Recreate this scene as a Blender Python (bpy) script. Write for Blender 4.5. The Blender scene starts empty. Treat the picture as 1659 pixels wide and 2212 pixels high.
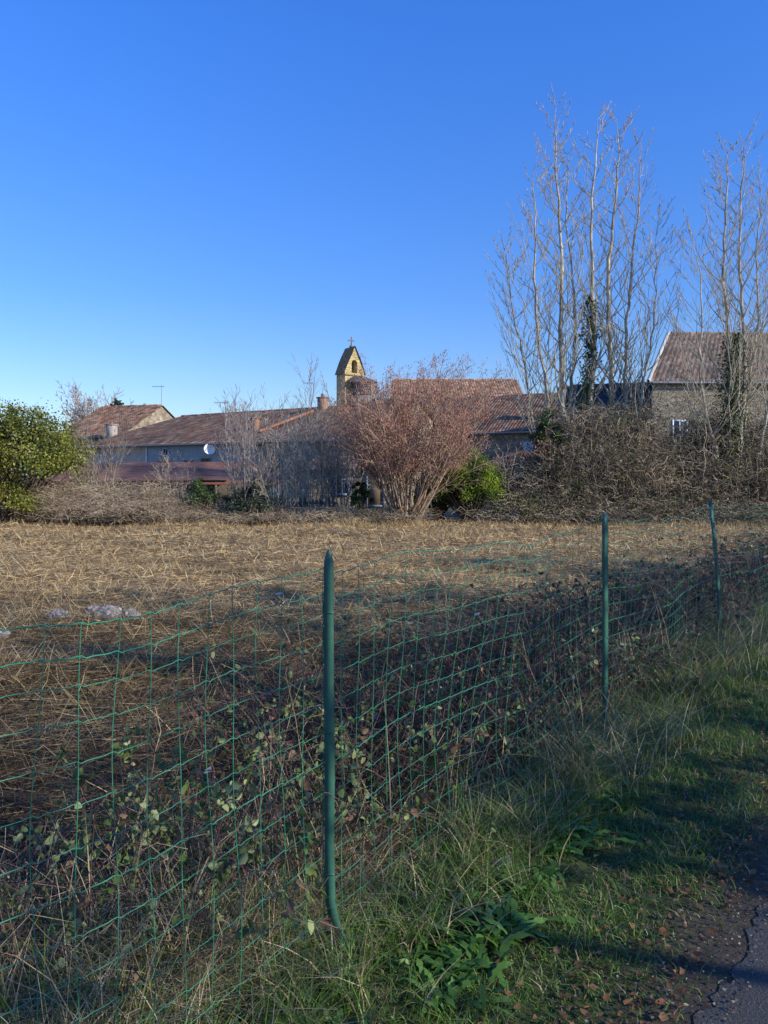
import bpy, math, random
import numpy as np
from mathutils import Vector
R = np.random.default_rng(7); random.seed(7)
sc = bpy.context.scene
sc.view_settings.view_transform='Standard'; sc.view_settings.look='None'; sc.view_settings.exposure=0

# ------------------------------------------------------------ materials
def mat(name, rough=.85, trans=0.0, noise=None, bump=None, spec=.3, metallic=0):
    """colour comes from the 'Col' attribute, varied by procedural noise"""
    m=bpy.data.materials.new(name); m.use_nodes=True; nt=m.node_tree; N=nt.nodes; L=nt.links
    b=N['Principled BSDF']; out=N['Material Output']
    b.inputs['Roughness'].default_value=rough; b.inputs['Specular IOR Level'].default_value=spec
    b.inputs['Metallic'].default_value=metallic
    a=N.new('ShaderNodeAttribute'); a.attribute_name='Col'; col=a.outputs['Color']
    g=N.new('ShaderNodeNewGeometry')
    if noise:
        sc_,lo,hi=noise
        n=N.new('ShaderNodeTexNoise'); n.inputs['Scale'].default_value=sc_; n.inputs['Detail'].default_value=8; n.inputs['Roughness'].default_value=.65
        L.new(g.outputs['Position'],n.inputs['Vector'])
        mr=N.new('ShaderNodeMapRange'); mr.inputs['From Min'].default_value=.3; mr.inputs['From Max'].default_value=.7
        mr.inputs['To Min'].default_value=lo; mr.inputs['To Max'].default_value=hi; L.new(n.outputs['Fac'],mr.inputs['Value'])
        mx=N.new('ShaderNodeVectorMath'); mx.operation='SCALE'; L.new(col,mx.inputs[0]); L.new(mr.outputs[0],mx.inputs['Scale']); col=mx.outputs[0]
    L.new(col,b.inputs['Base Color'])
    if bump:
        n=N.new('ShaderNodeTexNoise'); n.inputs['Scale'].default_value=bump[0]; n.inputs['Detail'].default_value=6
        L.new(g.outputs['Position'],n.inputs['Vector'])
        bp=N.new('ShaderNodeBump'); bp.inputs['Distance'].default_value=bump[1]; L.new(n.outputs['Fac'],bp.inputs['Height']); L.new(bp.outputs[0],b.inputs['Normal'])
    if trans:
        t=N.new('ShaderNodeBsdfTranslucent'); L.new(col,t.inputs['Color']); ms=N.new('ShaderNodeMixShader'); ms.inputs[0].default_value=trans
        L.new(b.outputs[0],ms.inputs[1]); L.new(t.outputs[0],ms.inputs[2]); L.new(ms.outputs[0],out.inputs['Surface'])
    return m
M_leaf=mat('leaf',.5,.35,spec=.45); M_straw=mat('dry_stalk',.8,.25); M_bark=mat('bark',.9,0,(6,.7,1.3))
M_tile=mat('clay_tile',.9,0,(1.2,.55,1.35),(9,.02)); M_plaster=mat('plaster',.95,0,(1.1,.72,1.15),(20,.01))
M_metal=mat('rusty_metal',.8,0,(2.5,.5,1.4)); M_green=mat('green_coated_metal',.42,0,(25,.75,1.2),spec=.5)
M_wood=mat('weathered_wood',.9,0,(5,.6,1.3)); M_slate=mat('slate',.6,0,(3,.7,1.3),(8,.02)); M_plastic=mat('thin_plastic',.35,.45,spec=.5)
M_plain=mat('painted',.6)

def stone_mat(name,c1,c2,mortar,scale):
    m=bpy.data.materials.new(name); m.use_nodes=True; nt=m.node_tree; N=nt.nodes; L=nt.links; b=N['Principled BSDF']; b.inputs['Roughness'].default_value=.95
    g=N.new('ShaderNodeNewGeometry'); mp=N.new('ShaderNodeMapping'); mp.inputs['Scale'].default_value=(1,1,1.7); L.new(g.outputs['Position'],mp.inputs['Vector'])
    v=N.new('ShaderNodeTexVoronoi'); v.inputs['Scale'].default_value=scale; L.new(mp.outputs[0],v.inputs['Vector'])
    e=N.new('ShaderNodeTexVoronoi'); e.feature='DISTANCE_TO_EDGE'; e.inputs['Scale'].default_value=scale; L.new(mp.outputs[0],e.inputs['Vector'])
    cr=N.new('ShaderNodeValToRGB'); cr.color_ramp.elements[0].color=(*c1,1); cr.color_ramp.elements[1].color=(*c2,1)
    sx=N.new('ShaderNodeSeparateColor'); L.new(v.outputs['Color'],sx.inputs[0]); L.new(sx.outputs[0],cr.inputs[0])
    mr=N.new('ShaderNodeMapRange'); mr.inputs['From Max'].default_value=.09; L.new(e.outputs['Distance'],mr.inputs['Value'])
    mx=N.new('ShaderNodeMix'); mx.data_type='RGBA'; mx.inputs['A'].default_value=(*mortar,1); L.new(mr.outputs[0],mx.inputs['Factor']); L.new(cr.outputs[0],mx.inputs['B'])
    n=N.new('ShaderNodeTexNoise'); n.inputs['Scale'].default_value=.7; n.inputs['Detail'].default_value=7; L.new(g.outputs['Position'],n.inputs['Vector'])
    m2=N.new('ShaderNodeMapRange'); m2.inputs['From Min'].default_value=.3; m2.inputs['From Max'].default_value=.7; m2.inputs['To Min'].default_value=.6; m2.inputs['To Max'].default_value=1.2; L.new(n.outputs['Fac'],m2.inputs['Value'])
    s=N.new('ShaderNodeVectorMath'); s.operation='SCALE'; L.new(mx.outputs['Result'],s.inputs[0]); L.new(m2.outputs[0],s.inputs['Scale']); L.new(s.outputs[0],b.inputs['Base Color'])
    bp=N.new('ShaderNodeBump'); bp.inputs['Distance'].default_value=.05; L.new(mr.outputs[0],bp.inputs['Height']); L.new(bp.outputs[0],b.inputs['Normal'])
    return m
M_stone=stone_mat('rubble_stone',(.36,.30,.21),(.18,.15,.11),(.40,.34,.25),3.2)
M_stoneL=stone_mat('pale_rubble_stone',(.50,.40,.27),(.26,.19,.13),(.52,.44,.32),1.8)
M_stoneY=stone_mat('yellow_stone',(.66,.52,.24),(.54,.42,.19),(.62,.49,.25),2.0)

# ------------------------------------------------------------ mesh builders
def link(ob,parent=None):
    sc.collection.objects.link(ob)
    if parent: ob.parent=parent
    return ob
def empty(name,loc=(0,0,0)):
    e=bpy.data.objects.new(name,None); e.empty_display_size=.3; return link(e)
def mesh_np(name,V,F,col,m,parent=None,smooth=False):
    V=np.asarray(V,dtype=np.float32).reshape(-1,3); F=np.asarray(F,dtype=np.int32); k=F.shape[1]
    me=bpy.data.meshes.new(name); me.vertices.add(len(V)); me.vertices.foreach_set('co',V.ravel())
    me.loops.add(F.size); me.loops.foreach_set('vertex_index',F.ravel())
    me.polygons.add(len(F)); me.polygons.foreach_set('loop_start',np.arange(0,F.size,k,dtype=np.int32)); me.polygons.foreach_set('loop_total',np.full(len(F),k,dtype=np.int32))
    if smooth: me.polygons.foreach_set('use_smooth',np.ones(len(F),dtype=bool))
    me.update(); me.validate()
    c=np.ones((len(V),4),dtype=np.float32); c[:,:3]=np.asarray(col,dtype=np.float32)
    at=me.color_attributes.new('Col','FLOAT_COLOR','POINT'); at.data.foreach_set('color',c.ravel())
    me.materials.append(m); return link(bpy.data.objects.new(name,me),parent)
def merge(parts):
    Vs=[];Fs=[];Cs=[];o=0
    for V,F,C in parts:
        V=np.asarray(V).reshape(-1,3); C=np.broadcast_to(np.asarray(C),(len(V),3)); Vs.append(V);Fs.append(np.asarray(F)+o);Cs.append(C);o+=len(V)
    return np.vstack(Vs),np.vstack(Fs),np.vstack(Cs)
def obj(name,parts,m,parent=None,smooth=False):
    V,F,C=merge(parts); return mesh_np(name,V,F,C,m,parent,smooth)
def nrm(a): return a/np.maximum(np.linalg.norm(a,axis=-1,keepdims=True),1e-9)
def tubes(P0,P1,r0,r1,col,k=3):
    P0=np.asarray(P0,float);P1=np.asarray(P1,float);n=len(P0); d=nrm(P1-P0)
    ref=np.where(np.abs(d[:,2:3])>.9,np.array([[1.,0,0]]),np.array([[0,0,1.]])); a=nrm(np.cross(d,ref)); b=np.cross(d,a)
    th=np.arange(k)*2*np.pi/k; c=np.cos(th)[None,:,None]; s=np.sin(th)[None,:,None]
    off=a[:,None]*c+b[:,None]*s
    r0=np.broadcast_to(r0,(n,))[:,None,None]; r1=np.broadcast_to(r1,(n,))[:,None,None]
    V=np.concatenate([P0[:,None]+off*r0,P1[:,None]+off*r1],1)
    i=np.arange(k);j=(i+1)%k; f=np.stack([i,j,j+k,i+k],1)
    F=(f[None]+(np.arange(n)*2*k)[:,None,None]).reshape(-1,4)
    C=np.broadcast_to(np.asarray(col,float).reshape(-1,1,3),(n,2*k,3)).reshape(-1,3)
    return V.reshape(-1,3),F,C
def polytubes(P,r,col,k=3):
    n,m,_=P.shape; r=np.broadcast_to(r,(n,m)); col=np.asarray(col,float).reshape(-1,1,3)
    C=np.broadcast_to(col,(n,m-1,3)).reshape(-1,3)
    return tubes(P[:,:-1].reshape(-1,3),P[:,1:].reshape(-1,3),r[:,:-1].ravel(),r[:,1:].ravel(),C,k)
def ribbons(P,w,side,col):
    n,k,_=P.shape; w=np.broadcast_to(w,(n,k))[:,:,None]; s=side[:,None]
    V=np.stack([P-s*w/2,P+s*w/2],2).reshape(-1,3); i=np.arange(k-1)
    f=np.stack([2*i,2*i+1,2*i+3,2*i+2],1); F=(f[None]+(np.arange(n)*2*k)[:,None,None]).reshape(-1,4)
    C=np.broadcast_to(np.asarray(col,float).reshape(-1,1,3),(n,2*k,3)).reshape(-1,3)
    return V,F,C
def leaves(C,size,col,wid=.32,updir=None,fine=False):
    n=len(C); d=nrm(R.normal(size=(n,3)) if updir is None else R.normal(size=(n,3))+updir); s=nrm(np.cross(d,R.normal(size=(n,3)))); size=np.broadcast_to(size,(n,))[:,None]
    nn=np.cross(d,s)*size*.12
    if fine:   # oval leaf folded along its midrib
        V=np.stack([C,C+d*size*.28+s*size*wid*.95+nn,C+d*size*.68+s*size*wid*.75+nn,C+d*size-nn*.5,C+d*size*.68-s*size*wid*.75+nn,C+d*size*.28-s*size*wid*.95+nn],1).reshape(-1,3)
        F=(np.array([[0,1,2,3],[3,4,5,0]])[None]+(np.arange(n)*6)[:,None,None]).reshape(-1,4); return V,F,np.repeat(np.broadcast_to(col,(n,3)),6,0)
    V=np.stack([C,C+d*size*.5+s*size*wid+nn,C+d*size,C+d*size*.5-s*size*wid+nn],1).reshape(-1,3)
    F=np.arange(4*n).reshape(n,4); return V,F,np.repeat(np.broadcast_to(col,(n,3)),4,0)
def pick(cols,n,var=.2):
    cols=np.array(cols,float); return cols[R.integers(0,len(cols),n)]*R.uniform(1-var,1+var,(n,1))
def box(c,s,ang=0,col=(.5,.5,.5)):
    c=np.array(c,float); x,y,z=[v/2 for v in s]
    V=np.array([[-x,-y,-z],[x,-y,-z],[x,y,-z],[-x,y,-z],[-x,-y,z],[x,-y,z],[x,y,z],[-x,y,z]]); ca,sa=math.cos(ang),math.sin(ang)
    V=V@np.array([[ca,sa,0],[-sa,ca,0],[0,0,1]])+c
    F=np.array([[0,3,2,1],[4,5,6,7],[0,1,5,4],[1,2,6,5],[2,3,7,6],[3,0,4,7]]); return V,F,col
def quads(Q,col):
    V=np.array(Q,float).reshape(-1,3); return V,np.arange(len(V)).reshape(-1,4),col

# ------------------------------------------------------------ layout frame: fence/road direction
T=np.array([.6,.8]); NR=np.array([.8,-.6])   # along fence, to the right of it
def uv2xy(u,t): return NR[None]*np.asarray(u)[:,None]+T[None]*np.asarray(t)[:,None]
def sm(a,b,x): q=np.clip((x-a)/(b-a),0,1); return q*q*(3-2*q)
def gh(x,y):
    x=np.asarray(x,float);y=np.asarray(y,float); u=x*.8-y*.6
    m=sm(-1.0,-2.2,u)*sm(40,25,y)*sm(30,14,np.abs(x))*sm(-8,-2,y)
    return m*(.035*np.sin(1.3*x+.7*y)+.03*np.sin(2.9*y-1.1*x)+.018*np.sin(5.3*x+2.1*y)+.012*np.sin(9*y+4*x)+.012*np.sin(13*x-7*y)+.03*np.sin(1.9*y+.4*x+1.2*np.sin(x*.45)))

# ------------------------------------------------------------ ground
def ground():
    xs=np.concatenate([[-2500,-800,-250,-90,-50,-30,-22,-17],np.arange(-14,14.01,.12),[17,22,30,50,90,250,800,2500]])
    ys=np.concatenate([[-2500,-700,-200,-60,-25,-12,-6],np.arange(-3,26,.12),[28,32,40,60,100,250,800,2500]])
    X,Y=np.meshgrid(xs,ys); Z=gh(X,Y); u=X*.8-Y*.6
    inn=(np.abs(X)<14)&(Y<26)&(Y>-3)&(u<-1.2); Z=Z+inn*R.uniform(-.012,.012,X.shape)
    V=np.stack([X,Y,Z],-1).reshape(-1,3); w=len(xs);h=len(ys)
    i=(np.arange(h-1)[:,None]*w+np.arange(w-1)[None]).ravel(); F=np.stack([i,i+1,i+w+1,i+w],1)
    m=bpy.data.materials.new('ground_earth'); m.use_nodes=True; nt=m.node_tree; N=nt.nodes; L=nt.links; b=N['Principled BSDF']; b.inputs['Roughness'].default_value=.95
    g=N.new('ShaderNodeNewGeometry'); pos=g.outputs['Position']
    def noise(s,d=8,ro=.65,scale=None):
        n=N.new('ShaderNodeTexNoise'); n.inputs['Scale'].default_value=s; n.inputs['Detail'].default_value=d; n.inputs['Roughness'].default_value=ro
        if scale: mp=N.new('ShaderNodeMapping'); mp.inputs['Scale'].default_value=scale; L.new(pos,mp.inputs['Vector']); L.new(mp.outputs[0],n.inputs['Vector'])
        else: L.new(pos,n.inputs['Vector'])
        return n.outputs['Fac']
    def ramp(f,st):
        c=N.new('ShaderNodeValToRGB'); e=c.color_ramp.elements
        while len(e)<len(st): e.new(.5)
        for q,(p,co) in zip(e,st): q.position=p; q.color=(*co,1)
        L.new(f,c.inputs[0]); return c.outputs[0]
    def mix(f,a,bb):
        x=N.new('ShaderNodeMix'); x.data_type='RGBA'; L.new(f,x.inputs['Factor']); L.new(a,x.inputs['A']); L.new(bb,x.inputs['B']); return x.outputs['Result']
    def band(v,a,bb,nf,amp):
        ad=N.new('ShaderNodeMath'); ad.operation='MULTIPLY_ADD'; L.new(nf,ad.inputs[0]); ad.inputs[1].default_value=amp; L.new(v,ad.inputs[2])
        r=N.new('ShaderNodeMapRange'); r.inputs['From Min'].default_value=a+amp/2; r.inputs['From Max'].default_value=bb+amp/2; L.new(ad.outputs[0],r.inputs['Value']); return r.outputs[0]
    dt=N.new('ShaderNodeVectorMath'); dt.operation='DOT_PRODUCT'; L.new(pos,dt.inputs[0]); dt.inputs[1].default_value=(.8,-.6,0); uu=dt.outputs['Value']
    sp=N.new('ShaderNodeSeparateXYZ'); L.new(pos,sp.inputs[0])
    f1=noise(7,9,.75,(.5,1.6,1)); f2=noise(1.3); f3=noise(30)
    straw=mix(f2,ramp(f1,[(.34,(.12,.075,.035)),(.48,(.32,.22,.10)),(.62,(.52,.38,.18)),(.75,(.62,.48,.26))]),ramp(f1,[(.36,(.10,.06,.03)),(.55,(.34,.22,.10)),(.8,(.54,.37,.18))]))
    near_shade=ramp(f1,[(.36,(.03,.02,.012)),(.55,(.11,.07,.035)),(.75,(.25,.17,.085))]); straw=mix(band(sp.outputs['Y'],6,10.5,f2,2.0),near_shade,straw)  # near field's shade painted into the ground colour, fading out with distance
    verge=ramp(f3,[(.35,(.022,.028,.010)),(.5,(.055,.075,.018)),(.65,(.12,.14,.025))])
    dirt=ramp(f3,[(.35,(.03,.022,.015)),(.65,(.10,.075,.05))])
    c=mix(band(uu,-2.0,-1.4,f2,.8),straw,verge); c=mix(band(uu,-.95,-.65,f2,.7),c,dirt)
    back=ramp(f2,[(.4,(.05,.05,.02)),(.6,(.10,.08,.04))]); c=mix(band(sp.outputs['Y'],24.5,26,f2,1.5),c,back)
    L.new(c,b.inputs['Base Color']); bp=N.new('ShaderNodeBump'); bp.inputs['Distance'].default_value=.03; L.new(f1,bp.inputs['Height']); L.new(bp.outputs[0],b.inputs['Normal'])
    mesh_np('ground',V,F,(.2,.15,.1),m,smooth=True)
    # road
    m=bpy.data.materials.new('asphalt'); m.use_nodes=True; nt=m.node_tree; N=nt.nodes; L=nt.links; b=N['Principled BSDF']; b.inputs['Roughness'].default_value=.9
    g=N.new('ShaderNodeNewGeometry'); pos=g.outputs['Position']
    c=ramp(noise(140,4),[(.35,(.02,.02,.021)),(.55,(.06,.057,.053)),(.72,(.18,.17,.16))]); c2=ramp(noise(1.5),[(.35,(.045,.042,.038)),(.7,(.085,.08,.075))]); 
    x=N.new('ShaderNodeMix'); x.data_type='RGBA'; x.inputs['Factor'].default_value=.5; L.new(c,x.inputs['A']); L.new(c2,x.inputs['B']); L.new(x.outputs['Result'],b.inputs['Base Color'])
    bp=N.new('ShaderNodeBump'); bp.inputs['Distance'].default_value=.006; L.new(noise(120,3),bp.inputs['Height']); L.new(bp.outputs[0],b.inputs['Normal'])
    t=np.concatenate([[-200,-60,-20],np.arange(-8,20,.04),[40,80,300]]); e=-.575+.03*np.sin(t*2.1)+.02*np.sin(t*7.7)+R.uniform(-.018,.018,len(t))
    A=uv2xy(e,t); e2=e+.25; Bq=uv2xy(e2,t); Cc=uv2xy(np.full(len(t),3.3)+.05*np.sin(t*3),t); n=len(t)
    V=np.vstack([np.c_[A,np.full(n,.004)],np.c_[Bq,np.full(n,.012)],np.c_[Cc,np.full(n,.012)]]); i=np.arange(n-1)
    F=np.vstack([np.stack([i,i+n,i+n+1,i+1],1),np.stack([i+n,i+2*n,i+2*n+1,i+n+1],1)]); mesh_np('road',V,F,(.05,.05,.05),m)
ground()

# ------------------------------------------------------------ field stubble
STRAW=[(.78,.58,.29),(.66,.47,.22),(.54,.36,.16),(.40,.26,.12),(.82,.66,.38),(.26,.16,.08),(.18,.11,.06)]
def stubble():
    parts=[]
    for (y0,y1,n,Ls,w,hx) in [(1.0,5,45000,.15,.0032,.62),(5,9,70000,.15,.004,.62),(9,15,110000,.13,.0055,.62),(15,25.5,120000,.14,.0085,.62)]:
        y=R.uniform(y0,y1,n*2); x=R.uniform(-hx,hx,n*2)*(y+3); u=.8*x-.6*y
        k=(u<-1.75)&(np.sin(x*.9+y*2.9)+np.sin(3.1*y-x*.6)+R.normal(size=n*2)*1.1>-1.2); x=x[k][:n];y=y[k][:n]; n=len(x)
        z=gh(x,y)+R.uniform(0,.03,n); a=R.uniform(0,6.283,n); a=np.where(R.random(n)<.5,R.normal(0,.6,n)+np.pi*R.integers(0,2,n),a); L=Ls*R.uniform(.3,1.9,n); up=np.abs(R.normal(.0,.16,n)); st=R.random(n)<.13; up[st]+=R.uniform(.4,1.6,st.sum()); L[st]*=.6
        d=np.stack([np.cos(a),np.sin(a),up],1); P0=np.stack([x,y,z],1); bend=R.normal(size=(n,3))*.05*L[:,None]
        P=np.stack([P0,P0+d*L[:,None]*.5+bend*[1,1,0]+np.abs(bend)*[0,0,.5],P0+d*L[:,None]+bend*[-1,1,0]],1); P[:,:,2]=np.maximum(P[:,:,2],gh(P[:,:,0],P[:,:,1])+.004)
        side=nrm(np.cross(d,R.normal(size=(n,3))+[0,0,1.2])); ww=w*R.uniform(.6,1.5,n)[:,None]*np.array([[1,1,.5]])
        c=pick(STRAW,n,.3); near=sm(11,5,y)[:,None]; c=c*(1-near*(.30+.5*R.random((n,1))))  # straw close by darkened in its colour to deepen the foreground shade
        shade_bands=(.5+.5*np.sin(x*.5+2.6*y+1.6*np.sin(x*.5))*np.sin(y*1.1-.3*x))[:,None]; c=c*(.70+.38*shade_bands)  # wavy shadow bands painted into the straw colour
        parts.append(ribbons(P,ww,side,c))
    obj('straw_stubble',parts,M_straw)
stubble()

def blades(n,xy,h,lean,w,cols,z0=None,az=None,segs=4):
    xy=np.asarray(xy);z=gh(xy[:,0],xy[:,1]) if z0 is None else z0
    a=R.uniform(0,2*np.pi,n) if az is None else az; dr=np.stack([np.cos(a),np.sin(a),0*a],1); t=np.linspace(0,1,segs)
    P0=np.c_[xy,z]; P=P0[:,None]+dr[:,None]*(lean[:,None]*t[None]**2)[:,:,None]+np.array([0,0,1.])*(h[:,None]*(t-.35*t**2*np.minimum(1,(lean/np.maximum(h,.01))[:,None]))[:, :])[:,:,None]
    b=R.uniform(0,2*np.pi,n); side=np.stack([np.cos(b),np.sin(b),0*b],1); W=w[:,None]*(1-.85*t[None]**1.5)
    return ribbons(P,W,side,cols)
GREEN=[(.10,.20,.03),(.15,.26,.045),(.07,.14,.03),(.20,.29,.055)]; DRY=[(.50,.39,.22),(.36,.27,.15),(.26,.19,.11),(.60,.50,.32)]
def grasses():
    # verge lawn
    n=95000; t=R.uniform(0,1,n)**1.5*16+.8; u=R.uniform(-1.85,-.62,n); k=R.random(n)<sm(-.6,-.95,u)*sm(.6,2.6,t+(-1.0-u)*3)+.08; u=u[k];t=t[k]; n=len(u)
    cl=.5+.5*np.sin(u*9+t*3)*np.sin(t*5.1-u*4); xy=uv2xy(u,t)+R.normal(size=(n,2))*.02
    h=R.uniform(.015,.065,n)*(.4+cl); c=pick(GREEN,n,.3)*(.65+.55*cl)[:,None]; d=R.random(n)<.12; c[d]=pick(DRY,d.sum())*.8
    p=[blades(n,xy,h,h*R.uniform(.3,1.6,n),R.uniform(.002,.005,n)*(1+t*.08),c,segs=3)]
    # tufts, verge
    nt=420; tt=R.uniform(.9,14,nt); tu=-1.66+np.abs(R.normal(0,.22,nt)); m=45; ui=np.repeat(tu,m)+R.normal(size=nt*m)*.035; ti=np.repeat(tt,m)+R.normal(size=nt*m)*.035; k=ui<-.75; ui=ui[k];ti=ti[k]; n=len(ui)
    h=R.uniform(.06,.25,n)*(1.0-.85*sm(-1.5,-1.0,ui)); c=pick(GREEN+GREEN+GREEN+DRY,n,.3)
    p.append(blades(n,uv2xy(ui,ti),h,h*R.uniform(.3,1.4,n),R.uniform(.003,.006,n),c))
    obj('verge_grass',p,M_leaf)
    # rough grass along the foot of the fence
    n=15000; t=R.uniform(0,1,n)**1.3*17-.3; u=-1.75-np.abs(R.normal(0,.33,n))+R.uniform(0,.3,n); cl=.5+.5*np.sin(t*4.3+u*5)*np.sin(t*1.9)
    h=R.uniform(.08,.36,n)*(.3+.8*cl); c=pick(DRY+GREEN+GREEN+[(.14,.10,.07),(.10,.08,.06)],n,.3)
    q=[blades(n,uv2xy(u,t),h,h*R.uniform(.15,1.2,n),R.uniform(.002,.005,n),c,segs=5)]
    # dry mass, near left foreground
    n=17000; t=R.uniform(-1.2,2.3,n); u=-1.68-np.abs(R.normal(0,.5,n)); h=R.uniform(.06,.34,n)*R.uniform(.5,1.2,n); c=pick(DRY+DRY+DRY+GREEN+[(.14,.10,.07)],n,.3)
    q.append(blades(n,uv2xy(u,t),h,h*R.uniform(.2,1.8,n),R.uniform(.0018,.0042,n),c,segs=5))
    # tall tufts of arching sedge near the second and third posts
    for (cu,ct,m,hh) in [(-1.55,3.7,260,.5),(-1.5,4.1,260,.48),(-1.5,4.6,260,.42),(-1.6,5.6,300,.55),(-1.55,6.4,300,.55),(-1.5,7.2,260,.6),(-1.6,7.9,260,.55),(-1.6,2.9,160,.36),(-1.55,2.3,120,.28),(-1.6,1.6,160,.3)]:
        xy=uv2xy(cu+R.normal(size=m)*.13,ct+R.normal(size=m)*.17); h=hh*R.uniform(.35,1.1,m)
        q.append(blades(m,xy,h,h*R.uniform(.4,1.4,m),R.uniform(.003,.006,m),pick(DRY+[(.10,.17,.06),(.14,.20,.08),(.08,.14,.05)]*2,m,.3),segs=6))
    # tall dead stems
    n=620; t=R.uniform(-1,12,n); u=-1.75-np.abs(R.normal(0,.5,n)); h=R.uniform(.3,.85,n)*(1-.3*(t<1.5)); q.append(blades(n,uv2xy(u,t),h,h*R.uniform(.05,.7,n),R.uniform(.003,.007,n),pick(DRY,n,.3),segs=5))
    obj('rough_grass',q,M_straw)
grasses()

# ------------------------------------------------------------ arcs (bramble) generator
def arcs(x,y,z,L,H,r,cols,segs=8,wig=.06):
    n=len(x); a=R.uniform(0,2*np.pi,n); t=np.linspace(0,1,segs)[None]
    dr=np.stack([np.cos(a),np.sin(a)],1); P=np.zeros((n,segs,3)); pr=np.stack([-np.sin(a),np.cos(a)],1); cv=R.normal(0,.35,n)
    P[:,:,0]=x[:,None]+dr[:,:1]*L[:,None]*t+pr[:,:1]*(cv*L)[:,None]*t**2; P[:,:,1]=y[:,None]+dr[:,1:]*L[:,None]*t+pr[:,1:]*(cv*L)[:,None]*t**2
    pk=R.uniform(.9,2.2,n)[:,None]; P[:,:,2]=z[:,None]+H[:,None]*np.sin(np.minimum(np.pi*.98,t*pk))
    P+=R.normal(size=P.shape)*wig*L[:,None,None]*np.minimum(1,t*2)[:,:,None]
    rr=r[:,None]*(1-.6*t); return P,polytubes(P,rr,cols)
def along(P,n):
    i=R.integers(0,P.shape[0],n); j=R.integers(1,P.shape[1]-1,n); f=R.random((n,1)); return P[i,j]*(1-f)+P[i,j+1]*f
def bramble(name,x,y,L,H,r,cols,nleaf,ls,lcols):
    z=gh(x,y); n=len(x); P,tb=arcs(x,y,z,L,H,r,pick(cols,n,.3)); e=empty(name)
    obj('stems',[tb],M_bark,e)
    sel=P[R.random(n)<.45]; k=nleaf//3; C=along(sel,k); C=np.repeat(C,3,0)+R.normal(size=(k*3,3))*ls*.35; C[:,2]=np.maximum(C[:,2],.02)
    obj('foliage',[leaves(C,ls*R.uniform(.5,1.3,len(C)),np.repeat(pick(lcols,k,.3),3,0),.34,fine=True)],M_leaf,e)
    return e
def reg(n,u0,u1,t0,t1):
    xy=uv2xy(R.uniform(u0,u1,n),R.uniform(t0,t1,n)); return xy[:,0],xy[:,1]
STEM=[(.10,.07,.055),(.07,.045,.045),(.18,.13,.10),(.13,.05,.06)]; BL=[(.16,.22,.06),(.10,.15,.04),(.30,.34,.14),(.12,.16,.06),(.20,.12,.07)]; BD=[(.06,.09,.035),(.10,.13,.06),(.045,.06,.035),(.10,.07,.05)]
x,y=reg(320,-2.7,-1.85,1.2,3.2); bramble('bramble',x,y,R.uniform(.2,.6,320),R.uniform(.15,.62,320),R.uniform(.0015,.0035,320),STEM+[(.35,.26,.15)],2200,.036,BL)
x,y=reg(800,-3.3,-1.9,2.8,5.6); bramble('bramble',x,y,R.uniform(.2,.7,800),R.uniform(.15,.60,800),R.uniform(.0015,.004,800),STEM,4200,.036,BL+BD)
x,y=reg(1000,-3.3,-1.9,5.2,10.5); bramble('bramble',x,y,R.uniform(.3,.9,1000),R.uniform(.15,.60,1000),R.uniform(.002,.004,1000),STEM,4500,.042,BD)
x,y=reg(700,-2.8,-1.9,10,18); bramble('bramble',x,y,R.uniform(.3,1.,700),R.uniform(.2,.7,700),R.uniform(.003,.006,700),STEM,2500,.05,BD)
x,y=reg(520,-2.9,-1.8,-1.0,1.6); bramble('bramble',x,y,R.uniform(.2,.5,520),R.uniform(.08,.42,520),R.uniform(.0015,.003,520),STEM+[(.42,.32,.2)]*4,1200,.03,BL)

# broad-leaved weeds
def weed(name,x,y,n,L0):
    z=float(gh(x,y)); k=9; t=np.linspace(0,1,k); a=R.uniform(0,2*np.pi,n); L=L0*R.uniform(.5,1.1,n); el=R.uniform(.35,1.2,n)
    d=np.stack([np.cos(a),np.sin(a),0*a],1); P=np.zeros((n,k,3)); hor=L[:,None]*(t*np.cos(el)[:,None]+.25*t**2); P[:,:,:2]=np.array([x,y])+R.normal(size=(n,1,2))*.08+d[:,None,:2]*hor[:,:,None]
    P[:,:,2]=z+.01+L[:,None]*(np.sin(el)[:,None]*t-.45*t**2); P[:,:,2]=np.maximum(P[:,:,2],z+.01)
    prof=np.array([.12,.16,.5,.35,.9,.5,1,.55,.05]); side=nrm(np.cross(d,[0,0,1.])+R.normal(size=(n,3))*.3)
    obj(name,[ribbons(P,L[:,None]*.22*prof[None],side,pick([(.09,.21,.03),(.14,.28,.05),(.07,.16,.03)],n,.25))],M_leaf)
weed('dandelion_plant',.33,2.68,240,.14); weed('dandelion_plant',.20,2.45,160,.12); weed('dandelion_plant',.80,3.35,150,.14); weed('dandelion_plant',-.22,2.15,110,.10); weed('dandelion_plant',.52,2.95,120,.12); weed('dandelion_plant',1.05,3.75,100,.12); weed('dandelion_plant',-.05,2.0,90,.09); weed('dandelion_plant',-.45,1.95,80,.09)
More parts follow.
